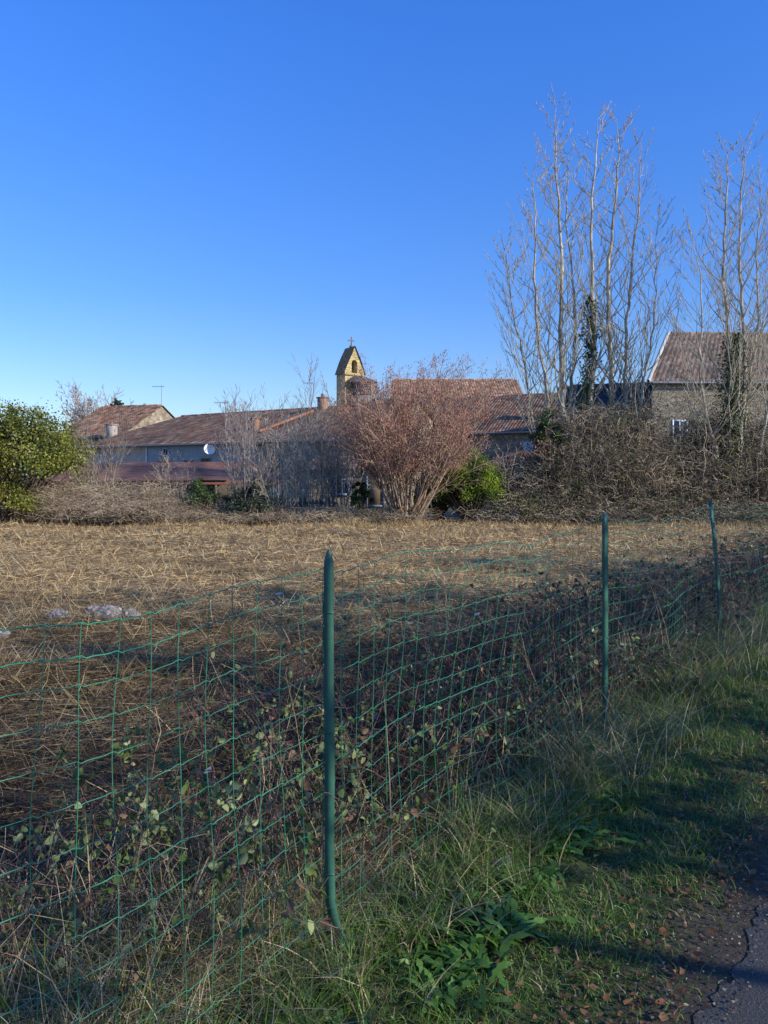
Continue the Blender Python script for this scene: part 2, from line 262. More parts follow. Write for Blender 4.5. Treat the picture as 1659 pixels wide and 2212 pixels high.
# fallen leaves on the verge
n=1900; u=-.66-np.abs(R.normal(0,.35,n)); t=.8+R.uniform(0,1,n)**1.8*6; xy=uv2xy(u,t); C=np.c_[xy,np.full(n,.016)]
V,F,Cc=leaves(C,R.uniform(.015,.04,n),pick([(.18,.085,.04),(.09,.05,.03),(.27,.14,.07)],n),.36,fine=True); V[:,2]=.016+np.abs(V[:,2]-.016)*.5; obj('fallen_leaves',[(V,F,Cc)],M_straw)
n=7000; u=-.60-np.abs(R.normal(0,.25,n))+.08; t=R.uniform(.5,8,n); xy=uv2xy(u,t); V,F,Cc=leaves(np.c_[xy,np.full(n,.015)],R.uniform(.004,.014,n),pick([(.25,.22,.18),(.08,.07,.06),(.15,.12,.09)],n),.5); V[:,2]=.015+np.abs(V[:,2]-.015)*.6; obj('gravel',[(V,F,Cc)],M_plaster)

# ------------------------------------------------------------ fence
posts=np.array([[-5.0,-4.4],[-3.4,-2.1],[-1.8,.2],[-.18,2.5],[1.38,4.79],[3.09,7.09],[5.2,9.3],[7.4,11.5],[9.7,13.6],[12,15.8]])
def fence():
    e=empty('wire_mesh_fence'); G=(.04,.24,.14)
    for i in range(len(posts)-1):
        a,b=posts[i],posts[i+1]; Ln=np.linalg.norm(b-a); nc=int(round(Ln/.10)); d=(b-a)/Ln; nv=np.array([d[1],-d[0]]); ph=i*1.7
        def W(s,z):
            u=s/Ln; sag=np.sin(np.pi*u)*(.03+.01*np.sin(ph)); zz=z*(1-sag)+.012*np.sin(u*9+ph)*z+.008*np.sin(u*23+ph*2)*z
            o=np.sin(np.pi*u)*(.04*np.sin(u*8+ph+z*2)+.025*np.sin(z*5+ph))+.02
            return np.stack([a[0]+d[0]*s-nv[0]*o,a[1]+d[1]*s-nv[1]*o,zz],-1)
        parts=[]; hs=np.array([.06,.16,.26,.36,.46,.56,.66,.76,.86,.96,1.06,1.15,1.22,1.30])
        for z in hs:
            s=np.linspace(0,Ln,nc*8+1); q=(s/Ln*nc+.5)%1; cr=.005*np.exp(-((q-.45)/.10)**2)-.004*np.exp(-((q-.62)/.09)**2)+.004*np.sin(s*3+z*9)
            P=W(s,np.full_like(s,z)+cr); r=.0018 if z>1.2 or z<.1 or abs(z-.66)<.01 else .00125
            parts.append(polytubes(P[None],r,[G],4))
        for k in range(nc+1):
            z=np.linspace(.03,1.30,22); s=np.full_like(z,k*Ln/nc)+.006*np.sin(z*9+k*2.3); parts.append(polytubes(W(s,z)[None],.00115,[G],4))
        obj('mesh_panel_%d'%i,parts,M_green,e)
fence()
def post(p,h,pointed,path,w=.034,rot=0.0):
    """T-section steel post swept along a path of (height, sideways offset, width scale)"""
    ang=rot; wx=np.array([math.cos(ang),math.sin(ang)]); wy=np.array([-wx[1],wx[0]]); th=.004; dp=.03
    prof=np.array([[-w/2,0],[w/2,0],[w/2,th],[th/2,th],[th/2,dp],[-th/2,dp],[-th/2,th],[-w/2,th]]); k=8
    V=[]
    for z,ox,s in path:
        for q in prof: V.append([p[0]+wx[0]*(q[0]*s+ox)+wy[0]*q[1]*min(1,s+.1),p[1]+wx[1]*(q[0]*s+ox)+wy[1]*q[1]*min(1,s+.1),z])
    n=len(path); F=[[r*k+i,r*k+(i+1)%k,(r+1)*k+(i+1)%k,(r+1)*k+i] for r in range(n-1) for i in range(k)]
    b=(n-1)*k; F+=[[b,b+1,b+2,b+7],[b+3,b+4,b+5,b+6]]
    Z=[q[0] for q in path]; O=[q[1] for q in path]; parts=[(np.array(V),np.array(F),(.035,.125,.09))]
    for z in (.3,.76,1.15):
        ox=np.interp(z,Z,O); parts.append(box((p[0]+wx[0]*ox,p[1]+wx[1]*ox-.001,z),(w*1.04,.004,.003),ang,(.02,.11,.09)))
    return obj('fence_post',parts,M_green)
post(posts[3],1.355,True,[(-.2,.17,1),(-.05,.105,1),(.03,.072,1),(.09,.042,1),(.15,.018,1),(.21,.006,1),(.4,.002,1),(.6,.004,1),(.9,.001,1),(1.2,.0,1),(1.30,.0,1),(1.318,.0,.95),(1.338,.0,.62),(1.352,.0,.3),(1.357,.0,.08)],w=.032,rot=-.05)
post(posts[4],1.355,False,[(-.1,.0,1),(.6,.004,1),(1.3,.0,1),(1.355,-.001,1)],w=.034,rot=.35)
post(posts[5],1.36,False,[(-.1,.03,1),(.5,.0,1),(1.0,-.045,1),(1.36,-.09,1)],w=.036,rot=.2)
for i in (0,1,2,6,7,8,9): post(posts[i],1.34,False,[(-.1,0,1),(.6,.005,1),(1.34,-.01,1)],rot=.2)

# ------------------------------------------------------------ litter
def bag(x,y,s,hgt,seed,name='plastic_bag'):
    import bmesh; bm=bmesh.new(); bmesh.ops.create_icosphere(bm,subdivisions=4,radius=1); r=np.random.default_rng(seed)
    K=r.normal(size=(12,3))*3.8; ph=r.uniform(0,6,12)
    for v in bm.verts:
        c=np.array(v.co); f=1+sum(.10*abs(math.sin(K[i]@c+ph[i])) for i in range(12))-.6; v.co=Vector((c[0]*f*s,c[1]*f*s*.7,max(0,c[2]*f+.25+r.normal()*.03)*hgt))
    me=bpy.data.meshes.new(name); bm.to_mesh(me); bm.free(); at=me.color_attributes.new('Col','FLOAT_COLOR','POINT')
    c=np.tile([.58,.52,.47,1],(len(me.vertices),1)).astype(np.float32); c[:,:3]*=r.uniform(.4,1.1,(len(c),1)); at.data.foreach_set('color',c.ravel()); me.materials.append(M_plastic)
    o=link(bpy.data.objects.new(name,me)); o.location=(x,y,float(gh(x,y))+.004)
bag(-3.42,8.1,.10,.09,1); bag(-3.14,8.3,.08,.06,5); bag(-2.9,8.1,.13,.09,2); bag(-2.68,8.1,.09,.07,3); bag(-3.75,7.4,.12,.06,4)
parts=[]
for (x,y,z,s) in [(.45,3.05,.04,.06),(1.3,5.4,.15,.05),(-1.4,9.9,.05,.08),(.25,7.9,.06,.06),(-.06,4.4,.2,.03),(-.75,3.2,.35,.03),(1.0,8.4,.06,.05),(-.25,3.9,.28,.025),(2.2,5.8,.1,.04)]:
    q=np.array([[x,y,z],[x+s,y+.01,z+.012],[x+s*.9,y+s*.7,z+.03],[x-.01,y+s*.6,z+.008]]); parts.append((q,np.array([[0,1,2,3]]),(.6,.6,.62)))
obj('paper_litter',parts,M_plastic)

# ------------------------------------------------------------ trees
class Tree:
    def __init__(s): s.a=[];s.b=[];s.r0=[];s.r1=[]; s.tips=[]
    def seg(s,p,q,r0,r1): s.a.append(p[:]);s.b.append(q[:]);s.r0.append(r0);s.r1.append(r1)
    def branch(s,p,d,L,r,lvl,mx,up=.12,wob=.12,ang=.7,nch=5,ratio=.5,rmin=.006,start=.2,st=.35):
        n=max(3,int(L/st)); p=Vector(p); d=Vector(d).normalized(); rend=max(rmin,r*.3)
        for i in range(n):
            d=(d+Vector((random.gauss(0,wob),random.gauss(0,wob),random.gauss(0,wob)+up))).normalized(); q=p+d*(L/n)
            f0=i/n;f1=(i+1)/n; s.seg(p,q,r+(rend-r)*f0,r+(rend-r)*f1)
            if lvl<mx and f1>start:
                k=nch/(n*(1-start)); k=int(k)+(random.random()<k-int(k))
                for _ in range(k):
                    ax=d.cross(Vector((random.gauss(0,1),random.gauss(0,1),random.gauss(0,1)))).normalized(); c=d*math.cos(ang)+ax*math.sin(ang*random.uniform(.7,1.2))
                    s.branch(q,c,L*ratio*random.uniform(.5,1.1)*(1-.45*f1),max(rmin,(r+(rend-r)*f1)*.55),lvl+1,mx,up,wob,ang,max(2,nch*.8),ratio,rmin,.12,st*.75)
            p=q
        s.tips.append(tuple(p))
    def tube(s,col,k=4,var=.25):
        n=len(s.a); c=pick(col,n,var) if len(np.shape(col))==2 else col
        return tubes(np.array([tuple(v) for v in s.a]),np.array([tuple(v) for v in s.b]),np.array(s.r0),np.array(s.r1),c,k)
ASH=[(.44,.38,.27),(.35,.30,.21),(.50,.44,.32)]
def ash(name,stems,rmin,nb):
    t=Tree()
    for (bx,by,tx,ty,tz,bul,r) in stems:
        n=26; pts=[]; w1=random.uniform(.05,.12); w2=random.uniform(0,6)
        for i in range(n+1):
            f=i/n; x=bx+(tx-bx)*f**1.1+bul*math.sin(math.pi*f**.8); y=by+(ty-by)*f; z=tz*f
            pts.append(Vector((x+w1*math.sin(f*11+w2)*min(1,f*4)+random.gauss(0,.025),y+random.gauss(0,.04),z)))
        for i in range(n):
            r0=r*(1-i/n)**.8+rmin; r1=r*(1-(i+1)/n)**.8+rmin; t.seg(pts[i],pts[i+1],r0,r1)
            f=i/n
            if f>.22:
                for _ in range(nb if random.random()<.55 else nb-1):
                    a=random.uniform(0,2*math.pi); dd=Vector((math.cos(a)*.95,math.sin(a)*.8,.75)); L=random.uniform(.5,1.0)*(3.3*(1-f)**.6+.5)
                    t.branch(pts[i+1],dd,L,max(rmin,r0*.3),1,2,up=.17,wob=.07,ang=.5,nch=5.5,ratio=.42,rmin=rmin,start=.2,st=.3)
    e=empty(name); obj('branches',[t.tube(ASH)],M_bark,e); return e
IVY=[(.04,.08,.02),(.07,.12,.03),(.10,.15,.04),(.03,.05,.015)]
def ivy(parent,path,rad,n):
    P=np.array(path,float); i=R.integers(0,len(P)-1,n); f=R.random((n,1)); C=P[i]*(1-f)+P[i+1]*f; rr=rad*(.6+.5*np.sin(C[:,2]*3.1)**2+.3*np.sin(C[:,2]*7.7))[:,None]
    C=C+R.normal(size=(n,3))*rr*[.6,.6,.4]; obj('ivy',[leaves(C,R.uniform(.05,.11,n),pick(IVY,n,.3),.42)],M_leaf,parent)
a1=ash('ash_tree',[(6.85,28,6.3,28,15.0,-.15,.115),(6.6,28,5.3,27.5,12.4,-.35,.08),(7.0,28.4,6.9,28.8,13.6,.05,.08),(7.15,28,7.6,27.8,14.4,.2,.125),(6.5,27.8,4.5,28.5,10.0,-.4,.06)],.0075,3)
ivy(a1,[(7.15,28,2.5),(7.3,28,4.0),(7.5,28,5.5),(7.52,28,7.0),(7.5,28,8.1)],.26,3200)
a2=ash('ash_tree',[(8.15,28,8.5,28,14.4,-.1,.125),(8.3,28.1,9.3,28,13.4,.15,.09),(8.4,28,9.9,27.6,10.6,.4,.06)],.0075,3)
a3=ash('ash_tree',[(11.8,26,11.5,26,12.4,-.05,.11),(12.0,26,12.2,26.3,12.9,.1,.10),(11.7,26,10.4,25.6,9.4,-.35,.06),(12.3,26,13.8,26,10.5,.2,.08),(12.1,26.2,13.0,26.4,11.8,.1,.07)],.007,3)
ivy(a3,[(11.9,26,1.2),(11.75,26,3),(11.75,26,4.5),(11.85,26,6.3)],.36,4200)

# hazel
def hazel():
    t=Tree(); 
    for i in range(64):
        a=random.uniform(0,2*math.pi); rr=random.uniform(.05,.4); k=random.uniform(0,.85); b=(.72+rr*math.cos(a),25+rr*math.sin(a),0)
        d=Vector((math.cos(a)*k+.05,math.sin(a)*k,1)); t.branch(b,d,random.uniform(3.3,5.1)*(1-.06*k)+.2*math.cos(a),random.uniform(.02,.045),0,2,up=.015,wob=.06,ang=.65,nch=11,ratio=.40,rmin=.0052,start=.3,st=.33)
    e=empty('hazel_tree'); obj('branches',[t.tube([(.38,.26,.17),(.28,.20,.14),(.44,.32,.22)],3)],M_bark,e)
    A=np.array([tuple(v) for v in t.b]); A=A[(A[:,2]>1.7)&(np.array(t.r0)<.02)]; n=30000; C=A[R.integers(0,len(A),n)]+R.normal(size=(n,3))*.09
    V,F,Cc=leaves(C,R.uniform(.05,.10,n),pick([(.44,.18,.13),(.50,.24,.17),(.34,.15,.12),(.50,.31,.21)],n,.2),.13,updir=np.array([0,0,-3.])); obj('catkins',[(V,F,Cc)],M_straw,e)
hazel()
def bare(name,x,y,h,r,rmin,n=1,col=[(.26,.22,.18),(.34,.29,.24)],spread=.6,mx=3,nch=7,up=.05,stems=1):
    t=Tree()
    for i in range(stems):
        a=random.uniform(0,6.28); k=0 if stems==1 else random.uniform(.1,spread); t.branch((x+.15*math.cos(a),y+.15*math.sin(a),0),(math.cos(a)*k,math.sin(a)*k,1),h*random.uniform(.8,1),r,0,mx,up=up,wob=.06,ang=spread+.15,nch=nch,ratio=.5,rmin=rmin,start=.25,st=max(.3,h*.08))
    e=empty(name); obj('branches',[t.tube(col,3)],M_bark,e); return t
bare('bare_shrub',-4.5,25,3.9,.025,.005,stems=16,spread=.42,mx=2,nch=8,col=[(.28,.24,.21),(.36,.31,.27)])
bare('bare_shrub',-2.6,26.5,3.4,.025,.005,stems=16,spread=.6,mx=2,nch=11,col=[(.36,.34,.28),(.46,.44,.37)])
bare('bare_shrub',-1.4,27.5,2.9,.025,.005,stems=14,spread=.65,mx=2,nch=10,col=[(.3,.27,.22),(.42,.38,.31)])
bare('bare_shrub',-1.6,25.8,4.6,.022,.005,stems=6,spread=.35,mx=2,nch=8,col=[(.3,.24,.18),(.38,.31,.24)])
bare('bare_shrub',-3.4,25.2,2.2,.02,.005,stems=10,spread=.6,mx=2,nch=8,col=[(.34,.29,.23),(.44,.38,.3)])
bare('bare_shrub',-6.9,25.6,2.0,.02,.005,stems=10,spread=.6,mx=2,nch=8,col=[(.34,.27,.2),(.44,.36,.27)])
bare('bare_shrub',-9.6,26,3.2,.025,.005,stems=12,spread=.4,mx=2,nch=8,col=[(.3,.25,.19)])
bare('bare_shrub',3.9,26.2,2.8,.025,.005,stems=7,spread=.6,mx=2,nch=7)
bare('bare_shrub',9.3,27.5,4.8,.03,.006,stems=6,spread=.5,mx=2,nch=8,col=[(.40,.34,.24),(.32,.27,.2)])
bare('bare_shrub',13.6,27.5,5.0,.03,.006,stems=7,spread=.5,mx=2,nch=8,col=[(.40,.34,.24),(.32,.27,.2)])
for (x,y,h) in [(-35,92,14),(-31.5,88,12.5),(-38,95,13),(-33,90,13.5),(12,86,13),(14,88,12),(29,84,14),(-18,95,11.5)]: bare('bare_tree',x,y,h*.78,.16,.026,spread=.5,stems=4,mx=2,nch=11,col=[(.34,.27,.23),(.42,.34,.28)])

# leafy shrubs: clumps of leaf faces over an irregular crown, with limbs inside
def shrub(name,c,rad,n,size,cols,clumps=60,dark=.5,updir=None,trunk=True):
    c=np.array(c,float);rad=np.array(rad,float); d=nrm(R.normal(size=(clumps,3))); d[:,2]=np.abs(d[:,2])*1.2-.35
    K=c+d*rad*R.uniform(.45,1.05,(clumps,1)); kr=R.uniform(.12,.34,clumps)*rad.min(); i=R.integers(0,clumps,n); C=K[i]+nrm(R.normal(size=(n,3)))*(kr[i]*R.uniform(.3,1.2,n))[:,None]
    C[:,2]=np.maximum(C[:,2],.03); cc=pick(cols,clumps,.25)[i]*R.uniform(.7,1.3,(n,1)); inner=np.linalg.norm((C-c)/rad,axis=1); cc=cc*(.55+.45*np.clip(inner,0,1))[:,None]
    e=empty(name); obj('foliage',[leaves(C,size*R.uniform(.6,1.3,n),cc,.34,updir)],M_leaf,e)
    if trunk:
        t=Tree()
        for q in K[::2]: 
            p0=Vector((c[0]+random.gauss(0,.12),c[1]+random.gauss(0,.12),0)); q=Vector(q); mid=(p0+q)*.5+Vector((0,0,.15)); t.seg(p0,mid,.045,.025); t.seg(mid,q,.025,.01)
        obj('limbs',[t.tube([(.14,.1,.07)],4)],M_bark,e)
    return e
LAU=[(.24,.25,.035),(.18,.20,.03),(.32,.31,.06),(.09,.12,.025)]
shrub('laurel_tree',(-11.7,24,2.3),(2.3,1.9,1.75),22000,.085,LAU,170)
shrub('laurel_tree',(-11.7,23.4,.8),(1.4,1.2,1.0),7000,.085,LAU,50)
CON=[(.34,.46,.03),(.22,.34,.025),(.10,.18,.02),(.06,.11,.02)]
shrub('conifer_shrub',(2.8,25.5,1.2),(1.2,1.0,1.35),28000,.05,CON,200,updir=np.array([0,0,2.0]))
shrub('conifer_shrub',(1.9,26.5,.9),(1.0,.8,1.0),7000,.07,CON[1:],60,updir=np.array([0,0,1.6]))
DG=[(.05,.08,.03),(.08,.11,.04),(.04,.06,.03)]
shrub('evergreen_shrub',(-5.9,25,.85),(.65,.6,.65),4500,.06,[(.09,.15,.05),(.12,.17,.05)],40)
shrub('evergreen_shrub',(-4.3,25,.75),(.95,.7,.85),6500,.06,[(.09,.12,.07),(.12,.15,.09)],50)
shrub('evergreen_shrub',(-7.7,25.6,.6),(.5,.5,.6),2500,.06,DG,30)
shrub('ivy_bush',(-.75,25.4,.9),(.35,.4,.75),3000,.06,IVY,30)
shrub('ivy_bush',(5.6,26.3,2.9),(.6,.6,1.0),3500,.07,IVY,40)
shrub('evergreen_shrub',(-24.6,60,2.0),(1.1,1,1.6),1500,.2,DG,30)
# right-hand overgrown thicket
def thicket(name,x0,x1,y0,y1,top,n,cols,nl,lc,r=(.005,.012),lsz=.07,upr=.04):
    x=R.uniform(x0,x1,n);y=R.uniform(y0,y1,n); hmax=np.array([top(v) for v in x])*(.5+.5*sm(y0,y0+1.6,y)); z=R.uniform(0,.9,n)**.8*hmax
    L=R.uniform(.3,1.5,n); H=np.minimum(R.uniform(.1,.9,n),np.maximum(hmax-z,.05)); P,tb=arcs(x,y,z,L,H,R.uniform(*r,n),pick(cols,n,.35),9,.06)
    m2=n//3; xs=R.uniform(x0,x1,m2); ys=R.uniform(y0,y1,m2); hh=np.array([top(v) for v in xs])*(.5+.5*sm(y0,y0+1.6,ys))*R.uniform(.5,1.05,m2); tt=np.linspace(0,1,9); a=R.uniform(0,6.28,m2); LL=R.uniform(.2,1.0,m2)
    P3=np.zeros((m2,9,3)); P3[:,:,0]=xs[:,None]+(np.cos(a)*LL)[:,None]*tt**.7; P3[:,:,1]=ys[:,None]+(np.sin(a)*LL)[:,None]*tt**.7; P3[:,:,2]=np.maximum(.02,hh[:,None]-(hh*R.uniform(.2,.8,m2))[:,None]*tt**2); P3+=R.normal(size=P3.shape)*.05
    m=int(n*upr); xs=R.uniform(x0,x1,m); ys=R.uniform(y0,y1,m); hh=np.array([top(v) for v in xs])*R.uniform(.5,1.15,m)
    P2=np.zeros((m,9,3)); P2[:,:,0]=xs[:,None]+R.normal(0,.4,m)[:,None]*tt; P2[:,:,1]=ys[:,None]+R.normal(0,.4,m)[:,None]*tt; P2[:,:,2]=hh[:,None]*tt; P2+=R.normal(size=P2.shape)*.06
    e=empty(name); obj('stems',[tb,polytubes(P3,R.uniform(.004,.009,(m2,1))*(1-.3*tt),pick(cols,m2,.3)),polytubes(P2,R.uniform(.006,.014,(m,1))*(1-.6*tt),pick(cols,m,.3))],M_bark,e)
    k=max(20,nl//120); K=along(P,k); i=R.integers(0,k,nl//2); C=np.vstack([along(P,nl-nl//2)+R.normal(size=(nl-nl//2,3))*.08,K[i]+R.normal(size=(nl//2,3))*.22]); C[:,2]=np.maximum(C[:,2],.02)
    cc=np.vstack([pick(lc,nl-nl//2,.35),pick(lc,k,.3)[i]*R.uniform(.8,1.2,(nl//2,1))]); obj('foliage',[leaves(C,lsz*R.uniform(.5,1.3,nl),cc,.36)],M_leaf,e)
TC=[(.42,.33,.22),(.22,.17,.12),(.54,.43,.30),(.12,.09,.07)]; TL=[(.12,.15,.04),(.20,.22,.06),(.14,.10,.06),(.06,.08,.03),(.07,.08,.03),(.06,.05,.03)]
pf=lambda v: float(np.interp(v,[3.2,3.8,4.4,5.0,5.5,6,6.6,7.2,8,8.8,9.3,9.8,10.5,10.9,12,13,15],[.8,1.2,1.5,1.7,2.2,2.9,3.6,4.0,3.8,4.2,3.7,2.7,2.7,3.7,3.7,3.4,3.9]))+.25*math.sin(v*5)+.18*math.sin(v*11)
thicket('overgrown_thicket',4.1,9.2,25,28,pf,4000,TC,24000,TL); thicket('overgrown_thicket',9.2,16,25,28.5,pf,4100,TC,32000,TL)
thicket('overgrown_thicket',3.3,14.5,24,25.4,lambda v:.75+.3*math.sin(v*3)+.2*math.sin(v*7.1),1600,TC,12000,TL)
LB=[(.46,.36,.24),(.34,.25,.17),(.54,.43,.30),(.24,.18,.12)]
thicket('bramble_hedge',-11.6,-6.6,23.6,25.2,lambda v:1.25+.18*math.sin(v*4)+.12*math.sin(v*9)-.3*sm(-8.4,-6.6,v),3000,LB,6000,[(.3,.24,.15),(.14,.16,.06),(.2,.15,.09)],(.004,.008),.05)
thicket('bramble_hedge',-7.3,1.0,24.3,25.4,lambda v:.55+.15*math.sin(v*3),1500,LB+TC,3500,[(.2,.18,.1),(.10,.12,.04)],(.004,.009),.05)
# dry grass fringe at the far edge of the field
n=24000; x=R.uniform(-14,14,n); y=23.9+R.normal(0,.4,n)+.3*np.sin(x*1.3); h=R.uniform(.05,.35,n)*(.6+.4*np.sin(x*2.1)*np.sin(x*.9)); obj('dry_grass',[blades(n,np.c_[x,y],h,h*R.uniform(.2,.9,n),R.uniform(.008,.016,n),pick(STRAW+[(.12,.13,.04)],n,.3),segs=3)],M_straw)
# hedge and trees across the road (behind the viewer), which shade the near field
def hedge():
    cl=1150; t=R.uniform(-22,15.5,cl); u=5.9+R.normal(0,.45,cl); top=5.5+1.0*np.sin(t*.9)+.7*np.sin(t*2.3+1); z=R.uniform(.05,1,cl)**.9*top
    gap=np.sin(t*1.9+z*1.5)*np.sin(z*2.3-t*.9+1)+.35*np.sin(t*4.1+z*3.7); k=gap<.26; k&=~((np.abs(t-2.5)<1.7)&(np.abs(z-3.8)<.75)&(R.random(cl)<.86)); k&=~((np.abs(t-7.5)<2.5)&(np.abs(z-2.4)<.4)&(R.random(cl)<.8)); t=t[k];u=u[k];z=z[k]; cl=len(t)
    K=np.c_[uv2xy(u,t),z]; n=cl*36; i=R.integers(0,cl,n); C=K[i]+R.normal(size=(n,3))*.2; C[:,2]=np.maximum(C[:,2],.05); e=empty('hedge')
    obj('foliage',[leaves(C,R.uniform(.09,.2,n),pick(DG+IVY,n,.3),.4)],M_leaf,e)
    tr=Tree()
    for tt in np.arange(-21,15.5,1.4):
        p=NR*(5.9+random.gauss(0,.2))+T*tt; tr.branch((p[0],p[1],0),(random.gauss(0,.1),random.gauss(0,.1),1),7.0,.06,0,2,up=.03,wob=.08,ang=.7,nch=8,ratio=.4,rmin=.009)
    obj('limbs',[tr.tube([(.15,.11,.08)],4)],M_bark,e)
hedge()

# ------------------------------------------------------------ buildings
TILE=[(.36,.17,.105),(.44,.22,.13),(.25,.135,.085),(.48,.29,.18),(.22,.16,.11),(.38,.26,.18)]
def tile_roof(name,EL,ER,RR,RL,parent,cols=TILE,pitch=.24,row=.36,m=None,amp=.045):
    EL,ER,RR,RL=[np.array(v,float) for v in (EL,ER,RR,RL)]; lu=np.linalg.norm(ER-EL); lv=np.linalg.norm((RR+RL)/2-(ER+EL)/2)
    nt=max(2,int(lu/pitch)); nr=max(2,int(lv/row)); S=4; us=np.arange(nt*S+1)/(nt*S); vs=np.sort(np.concatenate([np.arange(nr)/nr,(np.arange(nr)+.97)/nr]))
    U,Vv=np.meshgrid(us,vs); P=(EL*(1-U)[...,None]+ER*U[...,None])*(1-Vv)[...,None]+(RL*(1-U)[...,None]+RR*U[...,None])*Vv[...,None]
    N=nrm(np.cross(ER-EL,(RL+RR)/2-EL)); N=N if N[2]>0 else -N; fr=(Vv*nr)%1; disp=amp*np.abs(np.sin(np.pi*U*nt))+.035*(1-fr)
    wav=.06*np.sin(U*lu*.9+Vv*3)*np.sin(Vv*3.1); P=P+N*(disp+wav)[...,None]
    h,w=U.shape; ti=np.minimum((U*nt).astype(int),nt-1); ri=np.minimum((Vv*nr+1e-4).astype(int),nr-1); tab=pick(cols,nt*nr,.28).reshape(nt,nr,3); C=tab[ti,ri]*(.45+.55*np.abs(np.sin(np.pi*U*nt)))[...,None]
    i=(np.arange(h-1)[:,None]*w+np.arange(w-1)[None]).ravel(); F=np.stack([i,i+1,i+w+1,i+w],1); return mesh_np(name,P.reshape(-1,3),F,C.reshape(-1,3),m or M_tile,parent)
def house(name,F0,F1,B1,B0,ze,RL,RRr,zr,wallmat,wallcol,tiles=TILE,ov=.35,tm=None,pitch=.24,gut=True):
    """F0,F1 front corners (left,right); RL,RRr ridge ends in plan"""
    e=empty(name); F0,F1,B1,B0,RL,RRr=[np.array(v,float) for v in (F0,F1,B1,B0,RL,RRr)]
    def z3(p,z): return [p[0],p[1],z]
    ez=ze; Q=[]
    for a,b in ((F0,F1),(F1,B1),(B1,B0),(B0,F0)): Q.append([z3(a,-.2),z3(b,-.2),z3(b,ez),z3(a,ez)])
    gl=(F0+B0)/2; gr=(F1+B1)/2
    if np.linalg.norm(RL-gl)<1.5: Q.append([z3(F0,ez),z3(B0,ez),z3(RL,zr-.06),z3(RL,zr-.07)])
    if np.linalg.norm(RRr-gr)<1.5: Q.append([z3(F1,ez),z3(B1,ez),z3(RRr,zr-.06),z3(RRr,zr-.07)])
    obj('walls',[quads(Q,wallcol)],wallmat,e)
    fd=nrm(F0-B0)*ov; al=nrm(F1-F0)*.2; sl=(zr-ze)/max(.1,np.linalg.norm(((RL+RRr)-(F0+F1))/2)); dz=ov*sl
    tile_roof('roof_front',z3(F0+fd-al,ze-dz),z3(F1+fd+al,ze-dz),z3(RRr+al,zr),z3(RL-al,zr),e,tiles,m=tm,pitch=pitch)
    tile_roof('roof_back',z3(B1-fd+al,ze-dz),z3(B0-fd-al,ze-dz),z3(RL-al,zr),z3(RRr+al,zr),e,tiles,m=tm,pitch=pitch)
    if np.linalg.norm(RL-gl)>=1.5: tile_roof('roof_hip',z3(B0-fd-al,ze-dz),z3(F0+fd-al,ze-dz),z3(RL-al,zr),z3(RL-al,zr+.001),e,tiles,m=tm,pitch=pitch)
    a=np.array([z3(RL,zr+.03)]);b=np.array([z3(RRr,zr+.03)]); k=max(2,int(np.linalg.norm(b-a)/.4)); P=a+(b-a)*np.linspace(0,1,k+1)[:,None]; obj('ridge_tiles',[tubes(P[:-1],P[1:],.13,.10,pick(tiles,k,.3)*1.2,8)],tm or M_tile,e)
    if gut: g0=z3(F0+fd*1.15,ze-dz-.04); g1=z3(F1+fd*1.15,ze-dz-.04); obj('gutter',[tubes([g0],[g1],.07,.07,(.28,.27,.26),6)],M_plain,e)
    return e
def wall_items(parent,F0,F1,items):
    """items: (s along wall, z centre, w, h, kind)"""
    F0=np.array(F0,float);F1=np.array(F1,float); d=nrm(F1-F0); n=np.array([d[1],-d[0]]); ang=math.atan2(d[1],d[0]); P={'frame':[],'glass':[]}
    for s,z,w,h,kind,fc in items:
        c=F0+d*s; gc=(.03,.04,.05) if kind!='door' else (.2,.14,.09)
        if kind=='shutter': gc=(.16,.08,.05)
        P['glass'].append(box((*(c+n*.02),z),(w,.05,h),ang,gc))
        for dx,dz,ww,hh in ((-w/2,0,.1,h+.1),(w/2,0,.1,h+.1)): P['frame'].append(box((*(c+d*dx+n*.04),z),(ww,.10,hh),ang,fc))
        for dz in (-h/2,h/2): P['frame'].append(box((*(c+n*.04),z+dz),(w-.102,.10,.1),ang,fc))
        if kind=='window': P['frame'].append(box((*(c+n*.035),z),(.05,.07,h-.102),ang,fc))
    obj('window_glass',P['glass'],M_plain,parent); obj('window_frames',P['frame'],M_plain,parent)
def ant(name,x,y,z0,z1,w=1.2):
    p=[tubes([(x,y,z0)],[(x,y,z1)],.025,.02,(.2,.2,.2),5),tubes([(x-w*.75,y,z1-.1)],[(x+w*.25,y,z1-.1)],.018,.018,(.25,.25,.25),4)]
    for k in range(6): xx=x-w*.7+k*w*.17; p.append(tubes([(xx,y-.22,z1-.1)],[(xx,y+.22,z1-.1)],.012,.012,(.25,.25,.25),4)); p.append(tubes([(xx,y,z1-.22)],[(xx,y,z1+.02)],.012,.012,(.25,.25,.25),4))
    obj(name,p,M_plain)
